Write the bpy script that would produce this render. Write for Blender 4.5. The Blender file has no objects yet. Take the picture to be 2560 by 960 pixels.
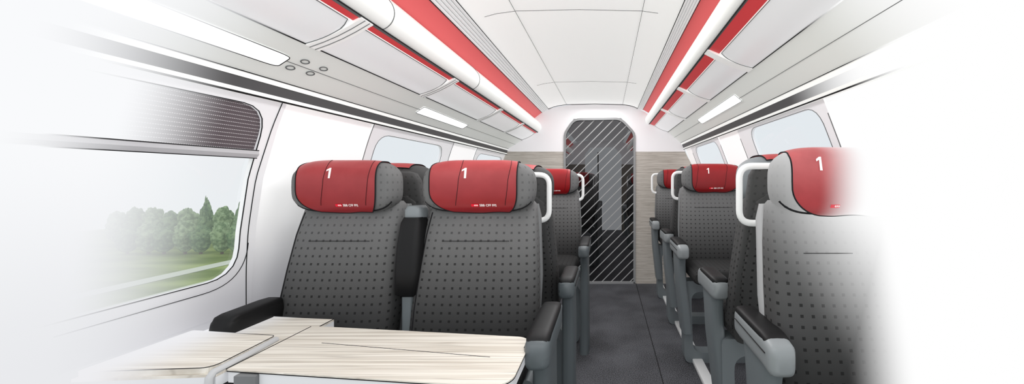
import bpy, bmesh, math, random
from mathutils import Vector, noise
random.seed(7)
S = bpy.context.scene
COL = S.collection
PI = math.pi
H = 1.30                      # eye height
F, VX, VY = 900.0, 1518.0, 445.0
YE = 4.43                     # end wall
K = YE / F
def EW(px, py):               # a point of the carriage cross section, measured on the end wall
    return ((px - VX) * K, H + (VY - py) * K)

# ------------------------------------------------------------------ materials
def lin(c):
    out = []
    for v in c:
        v /= 255.0
        out.append(v / 12.92 if v <= .04045 else ((v + .055) / 1.055) ** 2.4)
    return tuple(out) + (1.0,)
class NT:
    def __init__(s, name):
        s.m = bpy.data.materials.new(name); s.m.use_nodes = True
        s.t = s.m.node_tree; s.t.nodes.clear()
        s.out = s.n('ShaderNodeOutputMaterial')
    def n(s, typ, **kw):
        nd = s.t.nodes.new(typ)
        for k, v in kw.items(): setattr(nd, k, v)
        return nd
    def l(s, a, b): s.t.links.new(a, b)
    def math(s, op, a, b=None, c=None):
        nd = s.n('ShaderNodeMath', operation=op)
        for i, v in enumerate((a, b, c)):
            if v is None: continue
            if isinstance(v, (int, float)): nd.inputs[i].default_value = v
            else: s.l(v, nd.inputs[i])
        return nd.outputs[0]
    def mix(s, f, a, b):
        nd = s.n('ShaderNodeMix', data_type='RGBA')
        for i, v in ((0, f), (6, a), (7, b)):
            if isinstance(v, (int, float)): nd.inputs[i].default_value = v
            elif isinstance(v, tuple): nd.inputs[i].default_value = v
            else: s.l(v, nd.inputs[i])
        return nd.outputs[2]
    def smooth(s, v, a, b, ta=0.0, tb=1.0):
        nd = s.n('ShaderNodeMapRange', interpolation_type='SMOOTHSTEP')
        s.l(v, nd.inputs[0])
        for i, x in enumerate((a, b, ta, tb)): nd.inputs[i + 1].default_value = x
        return nd.outputs[0]
    def paper(s): return s.mix(s.math('GREATER_THAN', s.pos()[0], 0.0), s.mix(s.smooth(s.pos()[2], .80, 1.45), lin((233, 234, 237)), lin((249, 250, 252))), (1., 1., 1., 1.))
    def pos(s):
        if not hasattr(s, '_p'):
            g = s.n('ShaderNodeNewGeometry'); x = s.n('ShaderNodeSeparateXYZ')
            s.l(g.outputs['Position'], x.inputs[0]); s._p = x.outputs
        return s._p
    def tex(s, which):
        nd = s.n('ShaderNodeTexCoord'); return nd.outputs[which]
    def sep(s, v):
        x = s.n('ShaderNodeSeparateXYZ'); s.l(v, x.inputs[0]); return x.outputs
    def noise(s, vec, scale, detail=3, sx=(1, 1, 1)):
        mp = s.n('ShaderNodeMapping'); mp.inputs['Scale'].default_value = sx
        s.l(vec, mp.inputs[0])
        nd = s.n('ShaderNodeTexNoise'); nd.inputs['Scale'].default_value = scale; nd.inputs['Detail'].default_value = detail
        s.l(mp.outputs[0], nd.inputs['Vector']); return nd.outputs[0]
    def done(s, col, rough=.6, emit=0.0, spec=.3, fade=None, fadecol=(250, 251, 253)):
        p = s.n('ShaderNodeBsdfPrincipled')
        p.inputs['Roughness'].default_value = rough
        p.inputs['Specular IOR Level'].default_value = spec
        if isinstance(col, tuple):
            p.inputs['Base Color'].default_value = col; p.inputs['Emission Color'].default_value = col
        else:
            s.l(col, p.inputs['Base Color']); s.l(col, p.inputs['Emission Color'])
        p.inputs['Emission Strength'].default_value = emit  # surfaces glow in their own colour, in place of light falling on them
        sh = p.outputs[0]
        if fade is not None:
            e = s.n('ShaderNodeEmission')  # faded ends glow white and add soft light to the carriage
            if fadecol == 'z': s.l(s.paper(), e.inputs[0])
            else: e.inputs[0].default_value = lin(fadecol)
            mx = s.n('ShaderNodeMixShader'); s.l(fade, mx.inputs[0]); s.l(sh, mx.inputs[1]); s.l(e.outputs[0], mx.inputs[2])
            sh = mx.outputs[0]
        s.l(sh, s.out.inputs[0]); return s.m

def plain(name, c, rough=.6, emit=0., spec=.3): return NT(name).done(lin(c), rough, emit, spec)
def fade_y(nt, y0, y1):       # 1 at y0 (unfinished white), 0 at y1
    return nt.smooth(nt.pos()[1], y0, y1, 1.0, 0.0)
def faded(name, c, y0, y1, rough=.6, emit=0., fc=(248, 249, 251), spec=.3):
    nt = NT(name); return nt.done(lin(c), rough, emit, spec, fade_y(nt, y0, y1), 'z')

E1 = .34
MAT = {}
MAT['ceiling'] = plain('white_ceiling', (240, 241, 239), .6, E1 + .18)
MAT['white'] = plain('white_lacquer', (244, 245, 243), .35, E1)
MAT['bullnose'] = plain('white_rail', (240, 242, 239), .3, .30, .5)
MAT['rib'] = plain('grey_ribs', (226, 227, 227), .5, .30)
MAT['rackred'] = plain('rack_red', (214, 96, 97), .5, .36)
MAT['underred'] = plain('insert_red', (208, 66, 70), .45, .38)
MAT['ink'] = plain('dark_seam', (26, 26, 28), .8)
MAT['softink'] = plain('grey_seam', (120, 122, 122), .8)
MAT['lamp'] = plain('lit_lamp', (255, 255, 255), .5, 1.0)
MAT['endwhite'] = plain('end_white', (236, 234, 236), .5, .22)
MAT['doorframe'] = plain('grey_frame', (150, 151, 152), .4, .05)
MAT['armgrey'] = plain('arm_grey', (112, 119, 122), .38, .04, .5)
MAT['pad'] = plain('black_pad', (25, 25, 26), .5, 0, .25)
MAT['handle'] = plain('white_handle', (238, 239, 238), .3, .18, .5)
MAT['shell'] = plain('shell_grey', (112, 114, 115), .35, .03, .5)
MAT['cap'] = plain('cap_or_edge_light_grey', (132, 138, 141), .35, .05, .5)
MAT['armlight'] = plain('arm_grey_light', (140, 145, 147), .38, .04, .5)
MAT['armgrey_l'] = plain('arm_grey_dark', (90, 97, 100), .38, .03, .5)
MAT['hinge'] = plain('hinge_grey', (192, 193, 194), .35, .08, .5)
MAT['groove_or_shade'] = plain('rail_shade_grey', (120, 120, 120), .7, .05)
MAT['rim'] = plain('rim_white', (225, 226, 226), .4, .15)
MAT['silver'] = faded('silver_rail', (184, 184, 187), .76, 1.02, .3, .2)
MAT['ink_rail'] = faded('rail_seam', (30, 30, 32), .82, .95, .8, 0)
MAT['rail'] = plain('plinth_white', (205, 206, 206), .5, .1)
MAT['num'] = plain('white_print', (238, 228, 226), .6, .3)
MAT['logored'] = plain('bright_red_print', (226, 28, 52), .6, .25)

def side_fade(name, c, ly, ry, rough=.5, emit=E1, spec=.3):
    """white fade along the carriage, with its own reach on the window side and the single seat side"""
    nt = NT(name); x = nt.pos()[0]
    right = nt.math('GREATER_THAN', x, 0.0)
    fl = fade_y(nt, *ly); fr = fade_y(nt, *ry)
    f = nt.math('ADD', nt.math('MULTIPLY', right, fr), nt.math('MULTIPLY', nt.math('SUBTRACT', 1.0, right), fl))
    return nt.done(lin(c), rough, emit, spec, f, 'z')
MAT['glasspanel'] = side_fade('milky_panel', (226, 227, 228), (.60, 1.05), (.60, 1.0), .22, .44, .6)
MAT['service'] = side_fade('service_panel', (218, 221, 217), (.80, 1.22), (.88, 1.38), .5, .36)
MAT['lip'] = side_fade('lip_white', (242, 244, 241), (.80, 1.1), (.98, 1.35), .5, .42)
MAT['darkstrip'] = side_fade('dark_strip', (84, 84, 85), (.76, 1.20), (1.28, 1.85), .5, .1)
MAT['inkfade'] = side_fade('fading_seam', (24, 24, 26), (.86, 1.2), (1.12, 1.4), .8, 0)
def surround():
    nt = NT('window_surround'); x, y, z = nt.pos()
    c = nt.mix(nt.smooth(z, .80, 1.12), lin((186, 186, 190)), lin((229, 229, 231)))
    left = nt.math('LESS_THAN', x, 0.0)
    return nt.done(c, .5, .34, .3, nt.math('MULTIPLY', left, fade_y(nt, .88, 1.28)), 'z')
MAT['surround'] = surround()

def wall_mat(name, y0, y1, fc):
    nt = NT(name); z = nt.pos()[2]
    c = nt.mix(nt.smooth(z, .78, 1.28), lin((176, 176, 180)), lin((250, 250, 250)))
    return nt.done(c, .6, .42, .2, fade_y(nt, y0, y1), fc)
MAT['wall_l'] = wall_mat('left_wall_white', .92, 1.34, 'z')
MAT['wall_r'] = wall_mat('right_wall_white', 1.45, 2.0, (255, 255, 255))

def wood(name, a, b, stretch, emit=.1, axis='x', fade=None, scale=6.):
    nt = NT(name); p = nt.tex('Object')
    n = nt.noise(p, scale, 6, stretch)
    n2 = nt.noise(p, scale * 3.3, 3, stretch)
    f = nt.math('ADD', nt.math('MULTIPLY', n, .7), nt.math('MULTIPLY', n2, .3))
    f = nt.smooth(f, .36, .62)
    c = nt.mix(f, lin(a), lin(b))
    ln = nt.smooth(nt.math('ABSOLUTE', nt.math('SUBTRACT', nt.noise(p, scale * .8, 2, stretch), .5)), 0.0, .035, .30, 0.0)
    c = nt.mix(ln, c, lin((126, 114, 100)))
    fd = None
    if fade == 'table':
        fd = nt.smooth(nt.pos()[0], -1.36, -1.12, 1.0, 0.0)
    return nt.done(c, .45, emit, .35, fd, (238, 238, 241))
MAT['wood_end'] = wood('grey_oak', (172, 165, 156), (198, 192, 184), (.3, 1, 9), .10, scale=8.)
MAT['wood_table'] = wood('pale_oak', (200, 192, 179), (232, 227, 217), (.14, 8, 1), .12, fade='table', scale=9.)
MAT['tableedge'] = NT('table_edge')
_nt = MAT['tableedge']; MAT['tableedge'] = _nt.done(lin((216, 217, 219)), .4, .2, .4, _nt.smooth(_nt.pos()[0], -1.36, -1.12, 1.0, 0.0), (233, 234, 237))

_nt = NT('table_seam'); MAT['ink_t'] = _nt.done(lin((26, 26, 28)), .8, 0, .2, _nt.smooth(_nt.pos()[0], -1.34, -1.12, 1.0, 0.0), (238, 238, 241))
def carpet():
    nt = NT('dark_carpet'); p = nt.tex('Object')
    n = nt.noise(p, 170, 2); n2 = nt.noise(p, 3.0, 2)
    f = nt.math('ADD', nt.math('MULTIPLY', n, .75), nt.math('MULTIPLY', n2, .25))
    c = nt.mix(nt.smooth(f, .36, .64), lin((34, 34, 37)), lin((98, 99, 104)))
    return nt.done(c, .75, .03, .3)
MAT['carpet'] = carpet()

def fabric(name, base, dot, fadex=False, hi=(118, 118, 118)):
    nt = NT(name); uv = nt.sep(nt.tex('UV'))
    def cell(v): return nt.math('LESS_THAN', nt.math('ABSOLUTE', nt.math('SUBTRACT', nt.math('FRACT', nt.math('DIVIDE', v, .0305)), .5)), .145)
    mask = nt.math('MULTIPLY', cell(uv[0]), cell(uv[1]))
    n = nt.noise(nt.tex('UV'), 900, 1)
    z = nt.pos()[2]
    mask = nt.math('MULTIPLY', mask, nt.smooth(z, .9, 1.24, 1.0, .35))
    b = nt.mix(nt.smooth(z, .62, 1.20), lin(base), lin(hi))  # shade painted in: fabric darkens downward
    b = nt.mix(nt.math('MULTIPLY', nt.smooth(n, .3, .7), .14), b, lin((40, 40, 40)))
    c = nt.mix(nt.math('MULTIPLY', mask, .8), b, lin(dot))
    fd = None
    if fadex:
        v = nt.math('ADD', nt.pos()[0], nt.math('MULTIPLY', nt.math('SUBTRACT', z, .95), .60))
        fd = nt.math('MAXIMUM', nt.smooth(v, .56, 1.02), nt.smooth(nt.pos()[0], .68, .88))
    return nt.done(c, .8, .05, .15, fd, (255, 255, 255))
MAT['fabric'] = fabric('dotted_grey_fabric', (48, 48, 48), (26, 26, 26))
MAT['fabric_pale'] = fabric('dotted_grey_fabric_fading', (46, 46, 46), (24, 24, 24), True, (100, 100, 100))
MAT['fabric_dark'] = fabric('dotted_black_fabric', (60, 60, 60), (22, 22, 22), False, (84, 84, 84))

def leather(name, lo, hi, fadex=False):
    nt = NT(name)
    z = nt.pos()[2]; n = nt.noise(nt.tex('Object'), 14, 3)
    c = nt.mix(nt.smooth(z, 1.20, 1.39), lin(lo), lin(hi))  # highlight painted in: cover lightens toward the headrest top
    c = nt.mix(nt.math('MULTIPLY', nt.smooth(n, .35, .7), .22), c, lin((120, 16, 22)))
    fd = nt.smooth(nt.pos()[0], .64, .80) if fadex else None
    return nt.done(c, .36, .06, .5, fd, (255, 255, 255))
MAT['cover'] = leather('red_cover', (152, 34, 40), (184, 76, 78))
MAT['cover_deep'] = leather('deep_red_cover', (140, 10, 16), (166, 26, 32))
MAT['cover_pale'] = leather('red_cover_fading', (168, 36, 42), (196, 98, 100), True)

def xfade(name, c, a=.66, b=.84, rough=.6, emit=.1):
    nt = NT(name); return nt.done(lin(c), rough, emit, .3, nt.smooth(nt.pos()[0], a, b), (255, 255, 255))
MAT['ink_x'] = xfade('dark_seam_fading', (26, 26, 28), .70, .84, .8, 0)
MAT['num_x'] = xfade('white_print_fading', (246, 240, 240), .7, .9, .6, .3)
MAT['logo_x'] = xfade('red_print_fading', (222, 40, 60), .66, .86, .6, .2)
MAT['shell_x'] = xfade('shell_grey_fading', (168, 169, 170), .66, .86, .4, .1)

def blind():
    nt = NT('dotted_blind'); uv = nt.sep(nt.tex('UV'))
    row = nt.math('LESS_THAN', nt.math('ABSOLUTE', nt.math('SUBTRACT', nt.math('FRACT', nt.math('DIVIDE', uv[1], .0125)), .5)), .09)
    dash = nt.math('LESS_THAN', nt.math('FRACT', nt.math('DIVIDE', uv[0], .006)), .6)
    c = nt.mix(nt.math('MULTIPLY', nt.math('MULTIPLY', row, dash), .75), lin((98, 90, 94)), lin((225, 222, 224)))
    return nt.done(c, .8, .15, .1, fade_y(nt, .95, 1.22), 'z')
MAT['blind'] = blind()

def pane(name, veil, vcol, fade=None, fcol=(247, 248, 250)):
    nt = NT(name)
    tr = nt.n('ShaderNodeBsdfTransparent'); e = nt.n('ShaderNodeEmission'); e.inputs[0].default_value = lin(vcol)
    mx = nt.n('ShaderNodeMixShader'); mx.inputs[0].default_value = veil
    nt.l(tr.outputs[0], mx.inputs[1]); nt.l(e.outputs[0], mx.inputs[2]); sh = mx.outputs[0]
    gl = nt.n('ShaderNodeBsdfGlossy'); gl.inputs['Roughness'].default_value = .05
    m3 = nt.n('ShaderNodeMixShader'); m3.inputs[0].default_value = .04
    nt.l(sh, m3.inputs[1]); nt.l(gl.outputs[0], m3.inputs[2]); sh = m3.outputs[0]
    if fade:
        e2 = nt.n('ShaderNodeEmission'); nt.l(nt.paper(), e2.inputs[0])
        m2 = nt.n('ShaderNodeMixShader'); nt.l(fade_y(nt, *fade), m2.inputs[0]); nt.l(sh, m2.inputs[1]); nt.l(e2.outputs[0], m2.inputs[2]); sh = m2.outputs[0]
    nt.l(sh, nt.out.inputs[0]); return nt.m
MAT['pane_near'] = pane('veiled_pane', .08, (238, 243, 246), (.92, 1.30))  # haze over the view is put into the glass as a glowing veil
MAT['pane_far'] = pane('pale_blue_pane', .55, (226, 234, 240))

def door_glass():
    nt = NT('smoked_striped_glass'); p = nt.sep(nt.tex('Object'))
    d = nt.math('ADD', p[0], nt.math('MULTIPLY', p[2], -1.0))
    f = nt.math('LESS_THAN', nt.math('FRACT', nt.math('DIVIDE', d, .116)), .135)
    tr = nt.n('ShaderNodeBsdfTransparent'); tr.inputs[0].default_value = (.20, .20, .205, 1)
    df = nt.n('ShaderNodeBsdfPrincipled'); df.inputs['Base Color'].default_value = lin((70, 71, 72)); df.inputs['Roughness'].default_value = .3
    m1 = nt.n('ShaderNodeMixShader'); m1.inputs[0].default_value = .05
    nt.l(tr.outputs[0], m1.inputs[1]); nt.l(df.outputs[0], m1.inputs[2])
    st = nt.n('ShaderNodeBsdfPrincipled'); st.inputs['Base Color'].default_value = lin((150, 150, 150)); st.inputs['Emission Color'].default_value = lin((150, 150, 150)); st.inputs['Emission Strength'].default_value = .22
    m2 = nt.n('ShaderNodeMixShader'); nt.l(f, m2.inputs[0]); nt.l(m1.outputs[0], m2.inputs[1]); nt.l(st.outputs[0], m2.inputs[2])
    nt.l(m2.outputs[0], nt.out.inputs[0]); return nt.m
MAT['doorglass'] = door_glass()

def meadow():
    nt = NT('meadow_green'); p = nt.tex('Object')
    n = nt.noise(p, .5, 5, (.3, 1, 1))
    c = nt.mix(nt.smooth(n, .3, .7), lin((98, 120, 56)), lin((146, 164, 96)))
    return nt.done(c, .9, .12, .05)
MAT['meadow'] = meadow()
def leafy(name, a, b):
    nt = NT(name); n = nt.noise(nt.tex('Object'), 2.5, 5)
    return nt.done(nt.mix(nt.smooth(n, .35, .65), lin(a), lin(b)), .9, .16, .05)
MAT['leaf'] = leafy('tree_green', (96, 122, 84), (158, 180, 140))
MAT['leaf2'] = leafy('tree_green_dark', (80, 110, 76), (132, 158, 116))
MAT['streak'] = plain('pale_reflection', (190, 198, 182), .9, .15)
MAT['bark'] = plain('bark', (110, 96, 80), .9)
MAT['dim'] = plain('dim_white_glow', (196, 196, 198), .6, .55)  # glow stands in for light missing on the next carriage's ceiling
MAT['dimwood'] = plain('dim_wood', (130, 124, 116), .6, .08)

# ------------------------------------------------------------------ helpers
def link(name, me, mat, parent=None, loc=None):
    o = bpy.data.objects.new(name, me); COL.objects.link(o)
    if mat is not None: me.materials.append(mat)
    if parent is not None: o.parent = parent
    if loc: o.location = loc
    return o
def mesh(name, vs, fs, uvs=None, smooth=True, angle=40):
    me = bpy.data.meshes.new(name); me.from_pydata([tuple(v) for v in vs], [], fs); me.update()
    if uvs is not None:
        ul = me.uv_layers.new(name='UVMap')
        for lp in me.loops: ul.data[lp.index].uv = uvs[lp.vertex_index]
    if smooth:
        for p in me.polygons: p.use_smooth = True
        me.set_sharp_from_angle(angle=math.radians(angle))
    return me
class Geo:
    """gathers pieces of ONE part"""
    def __init__(s): s.v, s.f, s.uv = [], [], []
    def add(s, vs, fs, uvs=None):
        b = len(s.v); s.v += [tuple(v) for v in vs]; s.uv += list(uvs) if uvs else [(0, 0)] * len(vs)
        s.f += [tuple(i + b for i in f) for f in fs]; return s
    def build(s, name, mat, parent=None, smooth=True, angle=40, mods=()):
        return link(name, mesh(name, s.v, s.f, s.uv, smooth, angle), mat, parent)
    def loft(s, rings, capa=True, capb=True, closed=True):
        n = len(rings[0]); vs, uvs, fs = [], [], []
        # closed loops duplicate the first column so that the texture does not wrap back
        m = n + 1 if closed else n
        vacc = 0.0
        mid = len(rings) // 2
        acc = [0.0]
        R = rings[mid]
        for i in range(1, m):
            acc.append(acc[-1] + (Vector(R[i % n]) - Vector(R[i - 1])).length)
        for k, r in enumerate(rings):
            if k: vacc += (sum((Vector(p) for p in r), Vector()) / n - sum((Vector(p) for p in rings[k - 1]), Vector()) / n).length
            for i in range(m):
                vs.append(r[i % n]); uvs.append((acc[i] - acc[m // 2], vacc))
        for k in range(len(rings) - 1):
            for i in range(m - 1):
                a = k * m + i; fs.append((a, a + 1, a + m + 1, a + m))
        if closed:
            if capa: fs.append(tuple(range(n - 1, -1, -1)))
            if capb: fs.append(tuple((len(rings) - 1) * m + i for i in range(n)))
        return s.add(vs, fs, uvs)
    def tube(s, pts, r, n=8, closed=False):
        pts = [Vector(p) for p in pts]; N = len(pts); rings = []
        up = None
        for i in range(N):
            if closed: d = pts[(i + 1) % N] - pts[i - 1]
            else: d = pts[min(i + 1, N - 1)] - pts[max(i - 1, 0)]
            d.normalize()
            if up is None:
                a = Vector((0, 0, 1)) if abs(d.z) < .9 else Vector((1, 0, 0))
                up = (a - d * a.dot(d)).normalized()
            else: up = (up - d * up.dot(d)).normalized()
            w = d.cross(up)
            rr = r[i] if isinstance(r, (list, tuple)) else r
            rings.append([pts[i] + (up * math.cos(2 * PI * k / n) + w * math.sin(2 * PI * k / n)) * rr for k in range(n)])
        if closed: rings.append(rings[0])
        return s.loft(rings, not closed, not closed)
    def box(s, x0, x1, y0, y1, z0, z1, b=0.0):
        if b <= 0:
            vs = [(x, y, z) for x in (x0, x1) for y in (y0, y1) for z in (z0, z1)]
            return s.add(vs, [(0, 1, 3, 2), (4, 6, 7, 5), (0, 4, 5, 1), (2, 3, 7, 6), (0, 2, 6, 4), (1, 5, 7, 3)])
        bm = bmesh.new()
        bmesh.ops.create_cube(bm, size=1)
        for v in bm.verts: v.co = Vector(((x0 + x1) / 2 + v.co.x * (x1 - x0), (y0 + y1) / 2 + v.co.y * (y1 - y0), (z0 + z1) / 2 + v.co.z * (z1 - z0)))
        bmesh.ops.bevel(bm, geom=bm.edges[:], offset=b, segments=3, affect='EDGES', profile=.5)
        bm.verts.index_update()
        s.add([v.co[:] for v in bm.verts], [tuple(v.index for v in f.verts) for f in bm.faces]); bm.free(); return s
    def extr(s, prof, y0, y1, ny=1):
        """an open profile of (x, z) swept along the carriage"""
        n = len(prof); vs, uvs, fs = [], [], []
        acc = [0.0]
        for i in range(1, n): acc.append(acc[-1] + math.dist(prof[i], prof[i - 1]))
        for k in range(ny + 1):
            y = y0 + (y1 - y0) * k / ny
            for i in range(n): vs.append((prof[i][0], y, prof[i][1])); uvs.append((y, acc[i]))
        for k in range(ny):
            for i in range(n - 1):
                a = k * n + i; fs.append((a, a + 1, a + n + 1, a + n))
        return s.add(vs, fs, uvs)
    def prism(s, poly, z0, z1):
        n = len(poly)
        vs = [(x, y, z0) for x, y in poly] + [(x, y, z1) for x, y in poly]
        return s.add(vs, [tuple(range(n - 1, -1, -1)), tuple(range(n, 2 * n))] + [(i, (i + 1) % n, n + (i + 1) % n, n + i) for i in range(n)])
def sgp(v, p): return math.copysign(abs(v) ** p, v)
def ring_xy(cx, cy, z, a, b, e=4., n=40):
    # starts at the back so that the texture seam is behind
    return [(cx + a * sgp(math.cos(t), 2 / e), cy + b * sgp(math.sin(t), 2 / e), z) for t in (PI / 2 + 2 * PI * k / n for k in range(n))]
def ring_xz(cx, cz, y, a, b, e=4., n=28):
    return [(cx + a * sgp(math.cos(t), 2 / e), y, cz + b * sgp(math.sin(t), 2 / e)) for t in (2 * PI * k / n for k in range(n))]
def empty(name, loc=(0, 0, 0), rz=0.):
    o = bpy.data.objects.new(name, None); o.empty_display_size = .1; COL.objects.link(o); o.location = loc; o.rotation_euler = (0, 0, rz); return o
def tag(o, label=None, cat=None, group=None, kind=None):
    for k, v in (('label', label), ('category', cat), ('group', group), ('kind', kind)):
        if v: o[k] = v
    return o
def interp(tab, z):
    tab = sorted(tab)
    if z <= tab[0][0]: return tab[0][1]
    for (a, x), (b, y) in zip(tab, tab[1:]):
        if z <= b: return x + (y - x) * (z - a) / (b - a)
    return tab[-1][1]
def rounded(pts, r, n=6):
    """rounds the corners of a closed 2D polygon; r a number or one per corner"""
    out = []; N = len(pts)
    for i, p in enumerate(pts):
        p = Vector(p); a = Vector(pts[i - 1]); b = Vector(pts[(i + 1) % N])
        rr = r[i] if isinstance(r, (list, tuple)) else r
        da, db = (a - p), (b - p); l = min(rr, da.length * .49, db.length * .49)
        p0 = p + da.normalized() * l; p1 = p + db.normalized() * l
        for k in range(n + 1):
            t = k / n; out.append(tuple(p0 * (1 - t) ** 2 + p * 2 * t * (1 - t) + p1 * t * t))
    return out

# ------------------------------------------------------------------ the carriage shell
Y0 = .12
WL = [(1.62, -1.245), (1.5, -1.29), (1.3, -1.348), (1.1, -1.378), (.95, -1.39), (.5, -1.41), (0., -1.41)]
WR = [(1.68, .955), (1.42, 1.055), (1.3, 1.085), (.9, 1.13), (0., 1.16)]
wallx = {-1: lambda z: interp(WL, z), 1: lambda z: interp(WR, z)}

fl = Geo().box(-1.41, 1.16, Y0, 9.0, -.06, 0.0).build('floor', MAT['carpet'], smooth=False); tag(fl, kind='structure')
Geo().box(.352, .358, .5, YE, 0, .0015).build('seam', MAT['ink'], fl, False)

ceil_prof = [EW(*p) for p in ((1371, 272), (1383, 267.5), (1396, 264), (1418, 261), (1487, 259.5), (1556, 261), (1574, 263.5), (1586, 267), (1594, 271))]
def ceiling(y0, y1, mat, name='ceiling', seams=True):
    c = Geo().extr(ceil_prof, y0, y1).build(name, mat); tag(c, kind='structure')
    if seams:
        for p in ((1417, 262), (1556.5, 262)):
            x, z = EW(*p); Geo().tube([(x, y0, z), (x, y1, z)], .0014, 5).build('seam', MAT['softink'], c)
        for y in (1.95, 3.4):
            Geo().tube([(x, y, z - .001) for x, z in ceil_prof[1:7]], .0013, 5).build('seam', MAT['softink'], c)
    return c
ceiling(Y0, YE, MAT['ceiling'])

def wall(side, name, mat, wins, y0, y1):
    """curved side wall with an opening behind each window surround"""
    tab = WL if side < 0 else WR
    zs = sorted(set([t[0] for t in tab] + [w[2] for w in wins] + [w[3] for w in wins]))
    ys = sorted(set([y0, y1] + [w[0] for w in wins] + [w[1] for w in wins]))
    g = Geo(); vs = [(wallx[side](z), y, z) for y in ys for z in zs]; fs = []
    nz = len(zs)
    for i in range(len(ys) - 1):
        for j in range(nz - 1):
            ym, zm = (ys[i] + ys[i + 1]) / 2, (zs[j] + zs[j + 1]) / 2
            if any(w[0] < ym < w[1] and w[2] < zm < w[3] for w in wins): continue
            a = i * nz + j; fs.append((a, a + 1, a + nz + 1, a + nz))
    g.add(vs, fs); o = g.build(name, mat); return tag(o, kind='structure')
# openings: y0, y1, z0, z1
OPL = [(.30, 1.36, .90, 1.575), (1.94, 2.84, .90, 1.575), (3.5, 4.40, .90, 1.575)]
OPR = [(1.64, 2.52, .95, 1.655), (3.16, 4.02, .95, 1.655)]
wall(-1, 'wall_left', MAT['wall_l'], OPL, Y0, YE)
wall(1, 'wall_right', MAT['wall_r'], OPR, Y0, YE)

def window(n, side, outer, hole, rc, pane_m, inkm=None, ro=.05):
    """surround plate with a rounded opening, seated on the wall, and its pane"""
    s = -side
    root = empty('window_%d' % n, (0, 0, 0)); tag(root, kind='structure')
    W = lambda y, z, d: (wallx[side](z) + s * d, y, z)
    def resample(loop, N):
        L = [0.]
        for i in range(len(loop)): L.append(L[-1] + math.dist(loop[i], loop[(i + 1) % len(loop)]))
        out = []
        for k in range(N):
            t = L[-1] * k / N
            i = max(j for j in range(len(loop)) if L[j] <= t)
            u = (t - L[i]) / max(L[i + 1] - L[i], 1e-9); a, b = loop[i], loop[(i + 1) % len(loop)]
            out.append((a[0] + (b[0] - a[0]) * u, a[1] + (b[1] - a[1]) * u))
        return out
    y0, y1, z0, z1 = hole; N = 96
    inner = rounded([(y0, z0), (y1, z0), (y1, z1), (y0, z1)], rc, 10)
    oy0, oy1, oz0, oz1 = outer
    inner = resample(inner, N)
    outl = []
    for (y, z) in inner:           # radial projection on the outer rectangle
        cy, cz = (y0 + y1) / 2, (z0 + z1) / 2
        dy, dz = y - cy, z - cz
        k = min(((oy1 - cy) if dy > 0 else (cy - oy0)) / max(abs(dy), 1e-6), ((oz1 - cz) if dz > 0 else (cz - oz0)) / max(abs(dz), 1e-6))
        outl.append((cy + dy * k, cz + dz * k))
    g = Geo()
    vs, fs = [], []
    M = 5
    for k in range(M + 1):
        t = k / M
        for (a, b) in zip(outl, inner):
            y, z = a[0] + (b[0] - a[0]) * t, a[1] + (b[1] - a[1]) * t
            vs.append(W(y, z, .006))
    for b in inner: vs.append(W(b[0], b[1], -.011))
    for k in range(M + 1):
        for i in range(N):
            j = (i + 1) % N; fs.append((k * N + i, k * N + j, (k + 1) * N + j, (k + 1) * N + i))
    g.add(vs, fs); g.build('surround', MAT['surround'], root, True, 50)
    if inkm:
        Geo().tube([W(y, z, .007) for y, z in inner], .0018, 5, True).build('gasket', inkm, root)
    gp = Geo(); ny, nz = 2, 8
    vs = [W(y0 - .01 + (y1 - y0 + .02) * i / ny, z0 - .01 + (z1 - z0 + .02) * j / nz, -.0095) for i in range(ny + 1) for j in range(nz + 1)]
    gp.add(vs, [(i * (nz + 1) + j, i * (nz + 1) + j + 1, (i + 1) * (nz + 1) + j + 1, (i + 1) * (nz + 1) + j) for i in range(ny) for j in range(nz)])
    gp.build('pane', pane_m, root)
    return root, W
w1, W1 = window(1, -1, (.2, 1.405, .80, 1.605), (.34, 1.345, .936, 1.562), .105, MAT['pane_near'], MAT['inkfade'])
w2, W2 = window(2, -1, (1.93, 2.94, .80, 1.605), (2.0, 2.80, .936, 1.545), .10, MAT['pane_far'], MAT['softink'])
w3, W3 = window(3, -1, (3.46, YE - .01, .80, 1.605), (3.54, 4.36, .936, 1.545), .10, MAT['pane_far'], MAT['softink'])
w4, W4 = window(4, 1, (1.60, 2.66, .85, 1.672), (1.66, 2.46, 1.0, 1.632), .10, MAT['pane_far'], MAT['softink'])
w5, W5 = window(5, 1, (3.12, 4.14, .85, 1.672), (3.2, 3.98, 1.0, 1.632), .10, MAT['pane_far'], MAT['softink'])
# thin joints of the near window surround and the wall lining
g = Geo(); g.tube([W1(1.385 - .012 * math.sin((z - .8) / .8 * PI), z, .008) for z in [.80 + .8 * i / 20 for i in range(21)]], .0015, 5); g.build('seam', MAT['ink'], w1)
lip = rounded([(.5, .902), (1.378, .902), (1.378, 1.6), (.5, 1.6)], .15, 12)
lip = [p for p in lip if (p[1] < 1.42 and p[0] > 1.2)]
Geo().tube([W1(y, z, .008) for y, z in [(.9, .902)] + lip], .0013, 5).build('seam', MAT['inkfade'], w1)
for W, w, y in ((W2, w2, 1.932), (W2, w2, 2.938), (W3, w3, 3.462), (W4, w4, 1.603), (W4, w4, 2.656), (W5, w5, 3.124), (W5, w5, 4.136)):
    Geo().tube([W(y, .82 + .77 * i / 12, .007) for i in range(13)], .0022, 5).build('seam', MAT['softink'], w)

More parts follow.
